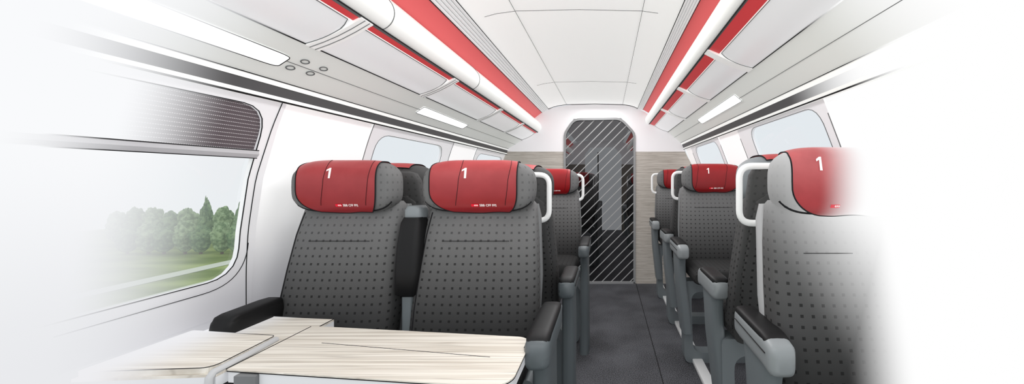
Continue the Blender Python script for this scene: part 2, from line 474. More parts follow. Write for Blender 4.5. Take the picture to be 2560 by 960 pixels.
# roller blind of the near window
bl = empty('roller_blind', W1(.95, 1.38, .004))
tag(bl, 'dark dotted roller blind drawn part way down the near left window', 'blind')
def relb(p): return (p[0] - bl.location[0], p[1] - bl.location[1], p[2] - bl.location[2])
g = Geo(); pts = []
zz = [1.405 + .154 * j / 6 for j in range(7)]
out = rounded([(.36, 1.40), (1.375, 1.40), (1.375, 1.59), (.36, 1.59)], .002, 8)
vs = [relb(W1(y, z, -.004)) for y, z in out]; 
g.add(vs, [tuple(range(len(vs)))], [(y, z) for y, z in out]); g.build('blind_cloth', MAT['blind'], bl, False)
g = Geo(); g.loft([[relb(W1(y, 1.388 + dz, d)) for dz, d in ((-.014, -.012), (-.014, .012), (0, .018), (.014, .012), (.014, -.012))] for y in (.34, 1.35)]); g.build('bottom_rail', MAT['silver'], bl, True, 30)
for dz in (-.0145, .0145):
    Geo().tube([relb(W1(y, 1.388 + dz, .0125)) for y in (.34, 1.35)], .0017, 5).build('seam', MAT['ink_rail'], bl)

# end wall with an opening for the door
DO = [(1410, 712), (1588, 712), (1588, 333), (1553, 295), (1434, 297), (1410, 333)]
door_pts = [EW(*p) for p in DO]
door_pts[0] = (door_pts[0][0], 0); door_pts[1] = (door_pts[1][0], 0)
left_edge = [EW(*p) for p in ((1371, 272), (1345, 281), (1310, 300), (1290, 330), (1280, 352), (1268, 378))] + [(x - .01, z) for z, x in WL[1:]]
right_edge = [EW(*p) for p in ((1594, 271), (1612, 280), (1640, 300), (1680, 322), (1700, 350), (1709, 373))] + [(x + .01, z) for z, x in WR[1:]]
ZW = H + (VY - 379) * K
def zcut(edge, z):
    e = sorted(edge, key=lambda p: p[1])
    for a, b in zip(e, e[1:]):
        if a[1] <= z <= b[1]: return a[0] + (b[0] - a[0]) * (z - a[1]) / max(b[1] - a[1], 1e-6)
    return e[-1][0]
def endwall(yy, dy, name, upm, lowm):
    root = empty(name, (0, yy, 0)); tag(root, kind='structure')
    g = Geo(); g2 = Geo()
    T = [p for p in ceil_prof]
    topz = max(p[1] for p in T)
    dl, dr = door_pts[0][0], door_pts[1][0]
    sh = door_pts[2][1]; t1, t0 = door_pts[3], door_pts[4]
    def quad(G, pts):
        n = len(pts)
        G.add([(x, 0, z) for x, z in pts] + [(x, dy, z) for x, z in pts], [tuple(range(n)), tuple(range(2 * n - 1, n - 1, -1))] + [(i, (i + 1) % n, n + (i + 1) % n, n + i) for i in range(n)])
    # white part, left of the door, over it and right of it
    Lu = [p for p in left_edge if p[1] > ZW]
    quad(g, [(zcut(left_edge[5:], ZW), ZW)] + list(reversed(Lu)) + [(dl, EW(0, 265)[1]), (dl, ZW)])
    Ru = [p for p in right_edge if p[1] > ZW]
    quad(g, [(dr, ZW), (dr, EW(0, 265)[1])] + Ru + [(zcut(right_edge[5:], ZW), ZW)])
    quad(g, [(dl, sh), (dl, EW(0, 265)[1]), (t0[0], EW(0, 261)[1]), t0])
    quad(g, [t0, (t0[0], EW(0, 261)[1]), (t1[0], EW(0, 261)[1]), t1])
    quad(g, [t1, (t1[0], EW(0, 261)[1]), (dr, EW(0, 265)[1]), (dr, sh)])
    g.build('upper_panel', upm, root, False)
    Ll = [p for p in left_edge if p[1] < ZW]; Rl = [p for p in right_edge if p[1] < ZW]
    quad(g2, [(dl, ZW), (dl, 0)] + list(reversed(Ll)) + [(zcut(left_edge[5:], ZW), ZW)])
    quad(g2, [(zcut(right_edge[5:], ZW), ZW)] + Rl + [(dr, 0), (dr, ZW)])
    g2.build('wood_panel', lowm, root, False)
    return root
endwall(YE, .05, 'wall_back', MAT['endwhite'], MAT['wood_end'])
ew = Geo().tube([(x, YE - .003, z - .002) for x, z in ceil_prof], .004, 5).build('trim_1', MAT['ink']); tag(ew, kind='structure')

# glazed gangway door
dr = empty('door_1', ((door_pts[0][0] + door_pts[1][0]) / 2, YE, 0)); tag(dr, kind='structure')
dx = dr.location[0]
loop = rounded([(x - dx, z) for x, z in door_pts], [.005, .005, .06, .08, .08, .06], 5)
g = Geo(); n = len(loop)
def inset(lp, d):
    out = []
    for i in range(len(lp)):
        a, p, b = Vector(lp[i - 1]), Vector(lp[i]), Vector(lp[(i + 1) % len(lp)])
        t = (b - a).normalized(); nn = Vector((-t.y, t.x)); out.append(tuple(p + nn * d))
    return out
inn = inset(loop, .022); out_ = inset(loop, -.004)
rings = [[(x, y, z) for x, z in lp] for lp, y in ((out_, .05), (out_, -.015), (inn, -.015), (inn, .05))]
vs = [p for r in rings for p in r]; fs = []
for k in range(3):
    for i in range(n): j = (i + 1) % n; fs.append((k * n + i, k * n + j, (k + 1) * n + j, (k + 1) * n + i))
g.add(vs, fs).build('door_frame', MAT['doorframe'], dr, True, 35)
g = Geo(); m = inset(loop, .012); g.add([(x, .02, z) for x, z in m], [tuple(range(n))]); g.build('door_pane', MAT['doorglass'], dr, False)
Geo().tube([(-.02, .045, .45), (-.02, .045, 1.62)], .008, 8).build('door_handle', MAT['doorframe'], dr)

# ------------------------------------------------------------------ luggage racks
def lerp2(a, b, t): return (a[0] + (b[0] - a[0]) * t, a[1] + (b[1] - a[1]) * t)
LR = dict(
    grille=((1371, 272), (1355, 281)), red=((1355, 281), (1316, 311)),
    bull=[(1337, 297), (1346, 303), (1353, 312), (1354.5, 319), (1352, 326), (1345.5, 331), (1339, 329), (1328, 312), (1329, 301)],
    under=((1345, 331), (1305, 350)), serv=((1305, 350), (1271, 372)), lip=[(1271, 372), (1269.5, 377), (1268.2, 383.6), (1267.5, 386)], redf=.16)
RR = dict(
    grille=((1594, 271), (1607, 274)), red=((1607, 274), (1640, 293)),
    bull=[(1622, 285), (1617, 289), (1613, 296), (1613, 303), (1617, 309), (1622, 311), (1630, 306), (1634, 296), (1630, 287)],
    under=((1622, 310), (1670, 330)), serv=((1670, 330), (1702, 357)), lip=[(1702, 357), (1705, 363), (1707.6, 370.6), (1709, 373)], redf=.27)
def rack(side, y0, y1, divs, label, lamps, knobs, tubes, group=None, detail=True):
    P = LR if side < 0 else RR
    inward = -side
    root = empty('luggage_rack', (EW(*P['under'][0])[0], y0, EW(*P['under'][0])[1])); tag(root, label, 'luggage rack', group)
    o = root.location
    def G(): return Geo()
    def put(g, name, mat, par=root, smooth=True, angle=40):
        g.v = [(x - o[0], y - o[1], z - o[2]) for x, y, z in g.v]; return g.build(name, mat, par, smooth, angle)
    A_, C_ = EW(*P['under'][0]), EW(*P['under'][1])
    # bullnose rail
    b = rounded(P['bull'], 5, 3); prof = [EW(*p) for p in b]
    g = G(); g.loft([[(x, y, z) for x, z in prof] for y in (y0, y1 - .012)]); bn = put(g, 'edge_rail', MAT['bullnose'], root, True, 60)
    if detail:
        for y in tubes:
            g = G(); g.tube([(x + inward * .0006, y, z - .0006) for x, z in prof], .0022, 5, True)
            c = put(g, 'seam', MAT['softink'], bn)
        for i, m in ((0, 'ink'), (5, 'ink')):
            x, z = EW(*P['bull'][i]); g = G(); g.tube([(x, y0, z), (x, y1 - .012, z)], .0028, 5); put(g, 'seam', MAT[m], bn)
        g = G(); g.extr([(p[0], p[1] - .001) for p in (lerp2(A_, C_, -.01), lerp2(A_, C_, .045))], y0, y1 - .012); put(g, 'groove_or_shade', MAT['groove_or_shade'], bn, False)  # grey strip standing for the shade under the edge rail
        x, z = EW(*P['bull'][6 if side < 0 else 5])
    # red rear panel
    g = G(); g.extr([EW(*P['red'][0]), EW(*P['red'][1])], y0, y1); put(g, 'rear_panel', MAT['rackred'], root, False)
    # shelf plate
    a, c = P['under']; A, C = EW(*a), EW(*c)
    g = G(); g.extr([(lerp2(A, C, t)[0], lerp2(A, C, t)[1] + .012) for t in (0, 1)], y0, y1); put(g, 'shelf', MAT['white'], root, False)
    ds = [y0] + list(divs) + [y1]
    rf = P['redf']
    for i in range(len(ds) - 1):
        ya, yb = ds[i] + .03, ds[i + 1] - .03
        if ds[i] == y0: ya = y0
        if yb - ya < .1: continue
        g = G(); g.extr([(p[0], p[1] + .001) for p in (lerp2(A, C, .05), lerp2(A, C, rf))], ya, yb); put(g, 'red_insert', MAT['underred'], root, False)
        # milky panel, gently curved
        bow = []
        for k in range(9):
            t = k / 8; p = lerp2(A, C, rf + .02 + (.98 - rf) * t); bow.append((p[0], p[1] - .010 * math.sin(t * PI)))
        g = G(); g.extr(bow, ya, yb); mp = put(g, 'milky_panel', MAT['glasspanel'])
        if detail:
            g = G(); g.tube([(bow[0][0], ya, bow[0][1] - .001)] + [(p[0], yb - .02 * (1 - min(1, j / 1.5)), p[1] - .001) for j, p in enumerate(bow)], .0017, 5); put(g, 'seam', MAT['softink'], mp)
    for y in divs:
        g = G(); q = [lerp2(A, C, t) for t in (0., .25, .5, .75, 1.)]
        pr = [(p[0], p[1] - .006 - .008 * math.sin(t * PI)) for p, t in zip(q, (0., .25, .5, .75, 1.))]
        top = [(p[0], p[1] + .01) for p in reversed(q)]
        g.loft([[(x, yy, z) for x, z in pr + top] for yy in (y - .03, y + .03)]); d = put(g, 'cross_bar', MAT['white'], root, True, 30)
        if detail and side < 0:
            for e in (-.012, .012):
                g = G(); g.tube([(x, y + e, z - .001) for x, z in pr], .0014, 5); put(g, 'seam', MAT['softink'], d)
    # service panel with reading lamps
    s0, s1 = EW(*P['serv'][0]), EW(*P['serv'][1])
    g = G(); g.extr([s0, s1], y0, y1); sp = put(g, 'service_panel', MAT['service'], root, False)
    nrm = Vector((s1[1] - s0[1], 0, -(s1[0] - s0[0]))).normalized()
    if nrm.z > 0: nrm = -nrm
    def onserv(t, y, d=.002):
        p = lerp2(s0, s1, t); return (p[0] + nrm.x * d, y, p[1] + nrm.z * d)
    for (la, lb, ta, tb) in lamps:
        lp = rounded([(la, ta), (lb, ta + .04), (lb, tb), (la, tb)], [.03, .05, .05, .03], 4)
        # rounded in a mixed space: y metres, t across the panel
        g = G(); g.add([onserv(t, y, .003) for y, t in lp], [tuple(range(len(lp)))]); ll = put(g, 'reading_lamp', MAT['lamp'], root, False)
        g = G(); g.tube([onserv(t, y, .004) for y, t in lp], .0015, 5, True); put(g, 'seam', MAT['inkfade' if side < 0 else 'softink'], ll)
    for (y, t) in knobs:
        g = G(); g.tube([onserv(t + (.05 * math.cos(q)), y + .016 * math.sin(q), .003) for q in [2 * PI * k / 16 for k in range(16)]], .0022, 5, True); put(g, 'air_nozzle', MAT['softink'], root)
    if detail:
        g = G(); g.tube([onserv(0, y, .002) for y in (y0, y1)], .0024, 5); put(g, 'seam', MAT['inkfade'], sp)
        g = G(); g.tube([onserv(.50, y, .001) for y in (y0, y1)], .0014, 5); put(g, 'seam', MAT['softink'], sp)
        g = G(); g.tube([onserv(1, y, .002) for y in (y0, y1)], .0018, 5); put(g, 'seam', MAT['inkfade'], sp)
    L = [EW(*p) for p in P['lip']]
    g = G(); g.extr([L[0], lerp2(L[0], L[1], .8)], y0, y1); g.extr([lerp2(L[1], L[2], .95), L[3], (L[3][0] - inward * .03, L[3][1] - .004)], y0, y1); put(g, 'wall_lip', MAT['lip'], root, False)
    g = G(); g.extr([(p[0] - inward * .004, p[1]) for p in (lerp2(L[0], L[1], .6), lerp2(L[1], L[2], 1.0))], y0, y1); put(g, 'dark_strip', MAT['darkstrip'], root, False)
    if detail:
        g = G(); g.tube([(L[3][0], y, L[3][1] - .002) for y in (y0, y1)], .0038, 5); put(g, 'seam', MAT['inkfade'], root)
    return root
rack(-1, Y0, YE, (1.28, 2.04, 2.92, 3.68), 'left white luggage rack with red rear panel above the double seats', [(.66, 1.265, .33, .68), (2.17, 2.88, .33, .66)],
     [(1.305, .608), (1.32, .363), (1.387, .578), (1.406, .363)], (1.365, 2.28), 'luggage racks')
rack(1, Y0, YE, (1.06, 1.88, 2.64, 3.45), 'right white luggage rack with red rear panel above the single seats', [(2.25, 3.2, .30, .62)], [], (), 'luggage racks')
for side, P, lab in ((-1, LR, 'left ribbed grey air grille running between ceiling and red rack panel'), (1, RR, 'right ribbed grey air grille running between ceiling and red rack panel')):
    A, C = EW(*P['grille'][0]), EW(*P['grille'][1]); n = 5; pr = []
    nv = Vector((-(C[1] - A[1]), C[0] - A[0])).normalized()
    if nv.y > 0: nv = -nv
    for i in range(n * 8 + 1):
        t = i / (n * 8); p = lerp2(A, C, t); h = .010 * abs(math.sin(t * n * PI)) ** .7
        pr.append((p[0] + nv.x * h, p[1] + nv.y * h))
    o = empty('air_grille', (A[0], Y0, A[1])); tag(o, lab, 'grille', 'air grilles along the ceiling')
    def sh(g):
        g.v = [(x - A[0], y - Y0, z - A[1]) for x, y, z in g.v]; return g
    sh(Geo().extr(pr, Y0, YE)).build('ribs', MAT['rib'], o)
    for q in (A, C): sh(Geo().tube([(q[0], y, q[1] - .002) for y in (Y0, YE)], .003, 5)).build('seam', MAT['ink'], o)
    for k in range(1, n): 
        q = lerp2(A, C, k / n); sh(Geo().tube([(q[0] + nv.x * .001, y, q[1] + nv.y * .001) for y in (Y0, YE)], .0011, 4)).build('groove_or_shade', MAT['softink'], o)

# ------------------------------------------------------------------ seats
HW, HZ, HD, HC, HE = .231, .107, .074, 1.278, 3.2
def h_scale(x):
    u = min(abs(x) / HW, 1.0); return max(1e-4, (1 - u ** 4.8)) ** (1 / 2.4)
def h_sec(x):
    s = h_scale(x); return (.036 - .030 * (x / HW) ** 2, HC, HD * (.35 + .65 * s) * min(1, s * 1.6), HZ * s)
def h_pt(x, phi, off=0.):
    cy, cz, d, h = h_sec(x)
    c, s = math.cos(phi), math.sin(phi)
    return (x, cy - (d + off) * sgp(c, 2 / HE), cz + (h + off) * sgp(s, 2 / HE))
def h_front(x, z, off=0.):
    cy, cz, d, h = h_sec(x); q = min(abs((z - cz) / (h + 1e-6)), .999)
    return cy - (d + .005) * (1 - q ** HE) ** (1 / HE) - off
def text_mesh(body, size):
    cu = bpy.data.curves.new('lettering', 'FONT'); cu.body = body; cu.size = size; cu.offset = size * .018; cu.resolution_u = 2
    o = bpy.data.objects.new('lettering', cu); COL.objects.link(o)
    dg = bpy.context.evaluated_depsgraph_get(); me = bpy.data.meshes.new_from_object(o.evaluated_get(dg))
    vs = [v.co[:2] for v in me.vertices]; fs = [tuple(p.vertices) for p in me.polygons]
    bpy.data.objects.remove(o); bpy.data.curves.remove(cu); bpy.data.meshes.remove(me); return vs, fs
LET = text_mesh('SBB CFF FFS', .0135)
ONE = ([(.0, 0), (.0085, 0), (.0085, .042), (.002, .042), (-.0095, .0345), (-.0095, .0275), (.0, .0325)], [(0, 1, 2, 3, 6), (3, 4, 5, 6)])
ARW = []   # double arrow with a cross, as polygons
def bar(x0, x1, y0, y1): return [(x0, y0), (x1, y0), (x1, y1), (x0, y1)]
ARW = [bar(-.0075, .0075, -.0008, .0008), bar(-.0008, .0008, -.0034, .0034),
       [(-.0085, 0), (-.0048, .0034), (-.0030, .0034), (-.0066, 0)], [(-.0066, 0), (-.0030, -.0034), (-.0048, -.0034), (-.0085, 0)],
       [(.0066, 0), (.0030, .0034), (.0048, .0034), (.0085, 0)], [(.0085, 0), (.0048, -.0034), (.0030, -.0034), (.0066, 0)]]

def make_seat(x, y, face, aisle, label, dz=0., sx=1., look='n', arm=(-.42, -.06), armx=.30, handle=False, win_arm=False, zt=.83, hxo=.227, group='seats facing the camera', logo=True, simple=False):
    """face 1: towards the camera, -1: away. aisle: side (+1/-1 in the carriage) of the aisle arm rest."""
    root = empty('train_seat', (x, y, 0), 0 if face > 0 else PI); tag(root, label, 'seat', group)
    a = aisle * face                                  # aisle side in the seat's own frame
    fab = MAT['fabric_pale'] if look == 'pale' else MAT['fabric_dark'] if face < 0 else MAT['fabric']
    cov = MAT['cover_pale'] if look == 'pale' else MAT['cover_deep'] if look == 'deep' else MAT['cover']
    ink = MAT['ink_x'] if look == 'pale' else MAT['ink']
    U = lambda p: (p[0] * sx, p[1], p[2] + dz)
    def T(g): g.v = [U(p) for p in g.v]; return g
    # back rest
    prof = [(.60, .215, .045), (.615, .235, .062), (.66, .25, .07), (.80, .25, .074), (.95, .243, .072), (1.08, .234, .066), (1.14, .228, .056), (1.17, .225, .049), (1.20, .222, .042), (1.215, .21, .03)]
    cyz = lambda z: -.075 + .135 * (z - .6) / .6
    bm_ = Geo().loft([ring_xy(0, cyz(z), z, hw, hd, 4.5, 44) for z, hw, hd in prof])
    br = T(bm_).build('backrest', fab, root, True, 60)
    if not simple:
        for s in (-1, 1):                             # piping down both front edges
            pts = []
            for z, hw, hd in prof[1:8]:
                t = -PI / 2 + s * (2.2 if s == a else .93)
                pts.append((hw * sgp(math.cos(t), 2 / 4.5) * 1.0, cyz(z) + hd * sgp(math.sin(t), 2 / 4.5), z))
            T(Geo().tube(pts, .0026, 5)).build('piping', ink, br)
        T(Geo().tube([(xx, cyz(1.06) - .0690, 1.06) for xx in ((-.14, -.05, .05, .13) if look != 'pale' else (-.15, -.1, -.04, .0))], .0011, 4)).build('seam', MAT['ink_x'] if look == 'pale' else MAT['ink'], br)
    # rear shell
    T(Geo().loft([ring_xy(0, cyz(z) + .052, z, hw + .006, hd, 4.5, 36) for z, hw, hd in
                  [(.62, .20, .03), (.66, .24, .035), (.9, .245, .035), (1.15, .228, .034), (1.30, .222, .036), (1.36, .19, .03), (1.375, .15, .018)][:4 if face > 0 else 5] + ([(1.2, .215, .02)] if face > 0 else [(1.335, .205, .03), (1.345, .17, .016)])])).build('back_shell', MAT['shell_x'] if look == 'pale' else MAT['shell'] if face > 0 else fab, root, True, 60)
    if face < 0:
        T(Geo().loft([ring_xy(0, cyz(z) + .078, z, hw, .016, 4.5, 36) for z, hw in ((.64, .19), (.67, .225), (.9, .232), (1.12, .214), (1.20, .206), (1.23, .17))])).build('rear_panel', fab, root, True, 60)
    # head rest
    xs = [HW * math.sin(-PI / 2 + PI * k / 30) for k in range(31)]; NP = 32
    g = Geo(); g.loft([[h_pt(xx, PI + 2 * PI * k / NP) for k in range(NP)] for xx in xs])
    g.uv = [(p[0] + math.copysign(1, p[0]) * p[1], p[2]) for p in g.v]
    hr = T(g).build('headrest', MAT['cap'] if look == 'rim' else fab, root, True, 80)  # rim look: light along the seat edge put into a lighter grey
    T(Geo().tube([(xx, h_front(xx, HC - HZ * h_scale(xx) * .93, -.004), HC - HZ * h_scale(xx) * .93) for xx in [-.215 + .43 * k / 24 for k in range(25)]], .0042, 6)).build('piping', ink, hr)
    # red cover over front and top
    wa, ww = .196 if look == 'pale' else .168, .186
    ia, iw = (.042, .112) if a > 0 else (.12, .09) if look == 'pale' else (.064, .09)
    g = Geo(); NS, NF = 28, 34; vs, fs = [], []
    for i in range(NF + 1):
        for j in range(NS + 1):
            s = j / NS
            lowphi = -68 + 5 * math.cos(s * 2 * PI * 1.3 + (0 if a > 0 else 1.7))
            ph = lowphi + ((165 if face > 0 else 138) - lowphi) * i / NF
            fr = max(0., min(1., -ph / 72.)); fr2 = max(0, (ph - 60) / 105.)
            xa = a * (wa - ia * fr ** 2 - .03 * fr2 - .004); xw = -a * (ww - iw * fr ** 2 - .05 * fr2)
            lo, hi = (xw, xa) if a > 0 else (xa, xw)
            
            vs.append(h_pt(lo + (hi - lo) * s, math.radians(ph), .0045))
    for i in range(NF):
        for j in range(NS):
            q = i * (NS + 1) + j; fs.append((q, q + 1, q + NS + 2, q + NS + 1))
    rim = [vs[j] for j in range(NS + 1)] + [vs[i * (NS + 1) + NS] for i in range(1, NF + 1)] + [vs[NF * (NS + 1) + j] for j in range(NS - 1, -1, -1)] + [vs[i * (NS + 1)] for i in range(NF - 1, 0, -1)]
    cv = T(g.add(vs, fs)).build('headrest_cover', cov, root, True, 80)
    T(Geo().tube(rim, .0024, 5, True)).build('piping', ink, cv)
    if face > 0:
        xoff = -.062 + (.012 if a > 0 else .02) - (.064 if look == 'pale' else 0)
        num = MAT['num_x'] if look == 'pale' else MAT['num']
        def paint(name, v2, f2, cx, cz, mat, lift):
            g = Geo(); g.add([(cx + p[0], h_front(cx + p[0], cz + p[1], lift), cz + p[1]) for p in v2], f2); T(g).build(name, mat, cv, False)
        paint('numeral', ONE[0], ONE[1], xoff, 1.313, num, .0030)
        if logo:
            lx = .008 if a > 0 else .0 if look != 'pale' else -.035
            bx = bar(-.018, .011, -.0052, .0052)
            paint('logo_field', bx, [(0, 1, 2, 3)], lx - .014, 1.2035, MAT['logo_x'] if look == 'pale' else MAT['logored'], .0030)
            v2, f2 = [], []
            for q in ARW: f2.append(tuple(range(len(v2), len(v2) + len(q)))); v2 += q
            paint('logo_arrows', v2, f2, lx - .012, 1.2035, num, .0046)
            if look != 'pale': paint('lettering', LET[0], LET[1], lx + .002, 1.1992, num, .0042)
        if not simple and look != 'pale':
            for xx in ((-.075, .125) if a > 0 else (-.125, .09)):
                T(Geo().tube([h_pt(xx + .012 * math.sin(q * 2), q, .0055) for q in [-.55 + 1.9 * k / 14 for k in range(15)]], .0009, 4)).build('seam', ink, cv)
    # cushion
    g = Geo(); rings = []
    for yy, k in ((-.43, .72), (-.415, .92), (-.38, 1.), (-.2, 1.), (.0, 1.)): rings.append(ring_xz(0, .635, yy, .238 * (.94 + .06 * k), .056 * k, 4.))
    g.loft(rings); cu = T(g).build('seat_cushion', fab, root, True, 60)
    # seat frame with an opening
    o_ = rounded([(-.25, .0), (.25, .0), (.26, .575), (-.26, .575)], [.05, .05, .03, .03], 5); i_ = rounded([(-.19, .07), (.19, .07), (.205, .50), (-.205, .50)], .07, 5)
    n = len(o_); rings = [[(px, yy, pz) for px, pz in lp] for lp, yy in ((i_, -.20), (o_, -.20), (o_, -.10), (i_, -.10), (i_, -.20))]
    g = Geo(); vs = [p for r in rings[:4] for p in r]; fs = []
    for k in range(4):
        for i in range(n): j = (i + 1) % n; fs.append((k * n + i, k * n + j, ((k + 1) % 4) * n + j, ((k + 1) % 4) * n + i))
    g.add(vs, fs).build('seat_frame', MAT['armgrey'], root, True, 40)
    # arm rest on the aisle side
    def armrest(cx, y0, y1, zt, post=True, body=MAT['armgrey_l'] if aisle > 0 else MAT['armlight']):
        pt = 0 if aisle < 0 else -.06
        g = Geo(); L = y1 - y0; hw = .040
        rr = []
        for t, k, dzz in ((0, .45, -.016), (.02, .8, -.012), (.06, .97, -.008), (.2, 1, 0), (.8, 1, .0), (.95, .95, 0), (1, .7, 0)):
            rr.append(ring_xz(cx, zt - .052 + dzz, y0 + L * t, hw * k, .046 * k, 4.))
        b = g.loft(rr).build('armrest', body, root, True, 60)
        g = Geo(); rr = []
        for t, k, dzz in ((.10, .5, -.022), (.115, .85, -.014), (.16, .98, -.006), (.25, 1, -.002), (.8, 1, 0), (.95, .95, -.001), (.985, .6, -.006)):
            rr.append(ring_xz(cx, zt - .018 + dzz, y0 + L * (t + (pt if t < .3 else 0)), (hw - .003) * k, .019 * k, 3.5))
        g.loft(rr).build('arm_pad', MAT['pad'], b, True, 60)
        Geo().tube([(cx + sg * (hw + .0015), y0 + L * .1, zt - .045) for sg in (-1,)] + [(cx - (hw + .0015), y0 + L * .9, zt - .04)], .002, 4).build('seam', MAT['ink'], b)
        if post:
            yc = y0 + L * .5; g = Geo(); rr = []
            for z, hd, hx, oy in ((zt - .075, L * .40, .028, 0), (zt - .16, L * .30, .031, .0), (zt - .30, L * .29, .033, .0), (.22, L * .26, .034, .01)) + (((.06, L * .30, .036, .015), (0, L * .33, .036, .015)) if aisle > 0 else ()):
                rr.append(ring_xy(cx - (a * .05 * ((zt - .07 - z) / .57) ** 1.6 if aisle < 0 else 0), yc + oy, z, hx, hd, 3.6, 32))
            pp = g.loft(rr).build('side_panel', MAT['armgrey_l'] if aisle > 0 else MAT['armgrey'], root, True, 60)
    armrest(a * armx, arm[0], arm[1], zt)
    # frame arm joining the seat to the aisle panel
    yb = (arm[0] + arm[1]) / 2
    g = Geo(); g.loft([ring_xz(a * (.20 + .1 * t), .53 - .10 * t * t, yy, .0, .0) for t in (0,) for yy in (0,)] if False else [[(a * .20, -.15 - .04, .50), (a * .20, -.15 + .04, .50), (a * .20, -.15 + .04, .57), (a * .20, -.15 - .04, .57)], [(a * armx, yb - .05, .40), (a * armx, yb + .05, .40), (a * armx, yb + .05, .48), (a * armx, yb - .05, .48)]])
    g.build('frame_arm', MAT['armgrey'], root, False)
    if win_arm: armrest(-a * .215, -.30, -.085, .84, False, MAT['pad'])
    if handle:
        hx0, hx1 = a * (hxo - .125), a * hxo; yb = .06 if face > 0 else .165
        pts = rounded([(hx0, 1.12), (hx1, 1.12), (hx1, 1.335), (hx0, 1.335)], [.001, .05, .05, .001], 7)
        g = Geo(); g.tube([(hx0, .03, 1.12 + dz)] + [(px, yb, pz + dz) for px, pz in pts] + [(hx0, .03, 1.335 + dz)], .0125, 10); g.build('grab_handle', MAT['handle'], root, True, 80)
    return root

ga, gb = 'seats facing the camera', 'seats facing the end door'
def seats():
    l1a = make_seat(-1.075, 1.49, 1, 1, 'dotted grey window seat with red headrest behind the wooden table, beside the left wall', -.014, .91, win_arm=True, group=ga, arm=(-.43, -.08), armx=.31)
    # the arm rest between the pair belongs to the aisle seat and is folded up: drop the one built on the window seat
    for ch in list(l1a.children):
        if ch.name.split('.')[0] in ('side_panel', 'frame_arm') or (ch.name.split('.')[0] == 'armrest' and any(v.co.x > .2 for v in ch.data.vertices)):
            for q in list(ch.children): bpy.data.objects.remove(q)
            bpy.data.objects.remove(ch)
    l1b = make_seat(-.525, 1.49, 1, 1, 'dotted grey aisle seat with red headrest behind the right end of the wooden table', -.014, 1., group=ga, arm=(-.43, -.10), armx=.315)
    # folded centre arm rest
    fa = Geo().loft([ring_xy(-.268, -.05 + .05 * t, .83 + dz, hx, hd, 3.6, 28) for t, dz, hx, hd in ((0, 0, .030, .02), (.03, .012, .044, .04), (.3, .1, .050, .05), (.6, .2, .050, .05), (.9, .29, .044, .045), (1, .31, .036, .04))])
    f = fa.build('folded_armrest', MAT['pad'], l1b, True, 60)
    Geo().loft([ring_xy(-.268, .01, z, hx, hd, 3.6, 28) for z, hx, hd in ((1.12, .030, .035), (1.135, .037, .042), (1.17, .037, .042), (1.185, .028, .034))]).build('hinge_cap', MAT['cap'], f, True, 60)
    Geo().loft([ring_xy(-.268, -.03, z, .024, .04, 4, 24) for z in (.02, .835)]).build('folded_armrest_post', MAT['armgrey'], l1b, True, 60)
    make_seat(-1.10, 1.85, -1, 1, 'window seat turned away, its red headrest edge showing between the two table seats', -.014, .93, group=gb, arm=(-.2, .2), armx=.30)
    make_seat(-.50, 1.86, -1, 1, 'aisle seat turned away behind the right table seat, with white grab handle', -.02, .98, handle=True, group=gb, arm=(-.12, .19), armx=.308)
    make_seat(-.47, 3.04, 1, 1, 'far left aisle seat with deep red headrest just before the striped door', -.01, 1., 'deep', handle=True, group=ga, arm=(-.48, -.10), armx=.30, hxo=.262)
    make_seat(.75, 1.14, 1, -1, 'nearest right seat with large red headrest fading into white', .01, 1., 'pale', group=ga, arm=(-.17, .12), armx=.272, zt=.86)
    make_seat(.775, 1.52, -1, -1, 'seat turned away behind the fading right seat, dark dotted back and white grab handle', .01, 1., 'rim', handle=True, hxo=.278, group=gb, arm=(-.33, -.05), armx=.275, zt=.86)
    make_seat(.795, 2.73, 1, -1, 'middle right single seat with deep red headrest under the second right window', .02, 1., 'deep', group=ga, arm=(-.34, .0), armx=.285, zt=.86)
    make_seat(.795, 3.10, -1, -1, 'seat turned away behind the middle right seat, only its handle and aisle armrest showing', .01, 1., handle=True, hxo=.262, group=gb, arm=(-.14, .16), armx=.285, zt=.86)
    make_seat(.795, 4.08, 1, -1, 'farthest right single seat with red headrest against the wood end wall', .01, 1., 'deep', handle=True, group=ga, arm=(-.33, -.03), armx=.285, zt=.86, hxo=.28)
seats()

# floor rail beneath the single seats
tr = Geo().box(.60, .67, .4, YE - .02, 0, .03, .006).build('trim_2', MAT['rail']); tag(tr, kind='structure')

# ------------------------------------------------------------------ the folding table
ZT = .78
def tp(px, py, d=H - ZT):
    Y = d * F / (py - VY); return ((px - VX) * Y / F, Y)
tb = empty('folding_table', (-.8, 1.08, 0)); tag(tb, 'pale oak table with rounded aisle end and folded flap at the left window', 'table')
def TB(g): g.v = [(x + .8, y - 1.08, z) for x, y, z in g.v]; return g
main = [(-1.035, .978), (-.278, .898), (-.243, .93), (-.243, 1.145), (-.272, 1.178), (-1.006, 1.262), (-1.035, 1.262)]
main = rounded(main, [.005, .05, .05, .05, .04, .005, .005], 6)
TB(Geo().prism(main, ZT - .006, ZT)).build('tabletop', MAT['wood_table'], tb, False)
TB(Geo().prism(inset(main, .002), ZT - .036, ZT - .006)).build('table_edge', MAT['tableedge'], tb, True, 30)
TB(Geo().tube([(x, y, ZT - .005) for x, y in main], .0013, 5, True)).build('seam', MAT['ink_t'], tb)
leaf = [(-1.385, .93), (-1.038, .955), (-1.038, 1.262), (-1.008, 1.262), (-1.008, 1.328), (-1.37, 1.36)]
wl = TB(Geo().prism(leaf, ZT - .008, ZT - .0005)).build('window_leaf', MAT['wood_table'], tb, False)
TB(Geo().prism(leaf, ZT - .036, ZT - .008)).build('leaf_edge', MAT['tableedge'], wl, False)
TB(Geo().tube([(x, y, ZT) for x, y in leaf[3:]], .0014, 5)).build('seam', MAT['ink_t'], tb)
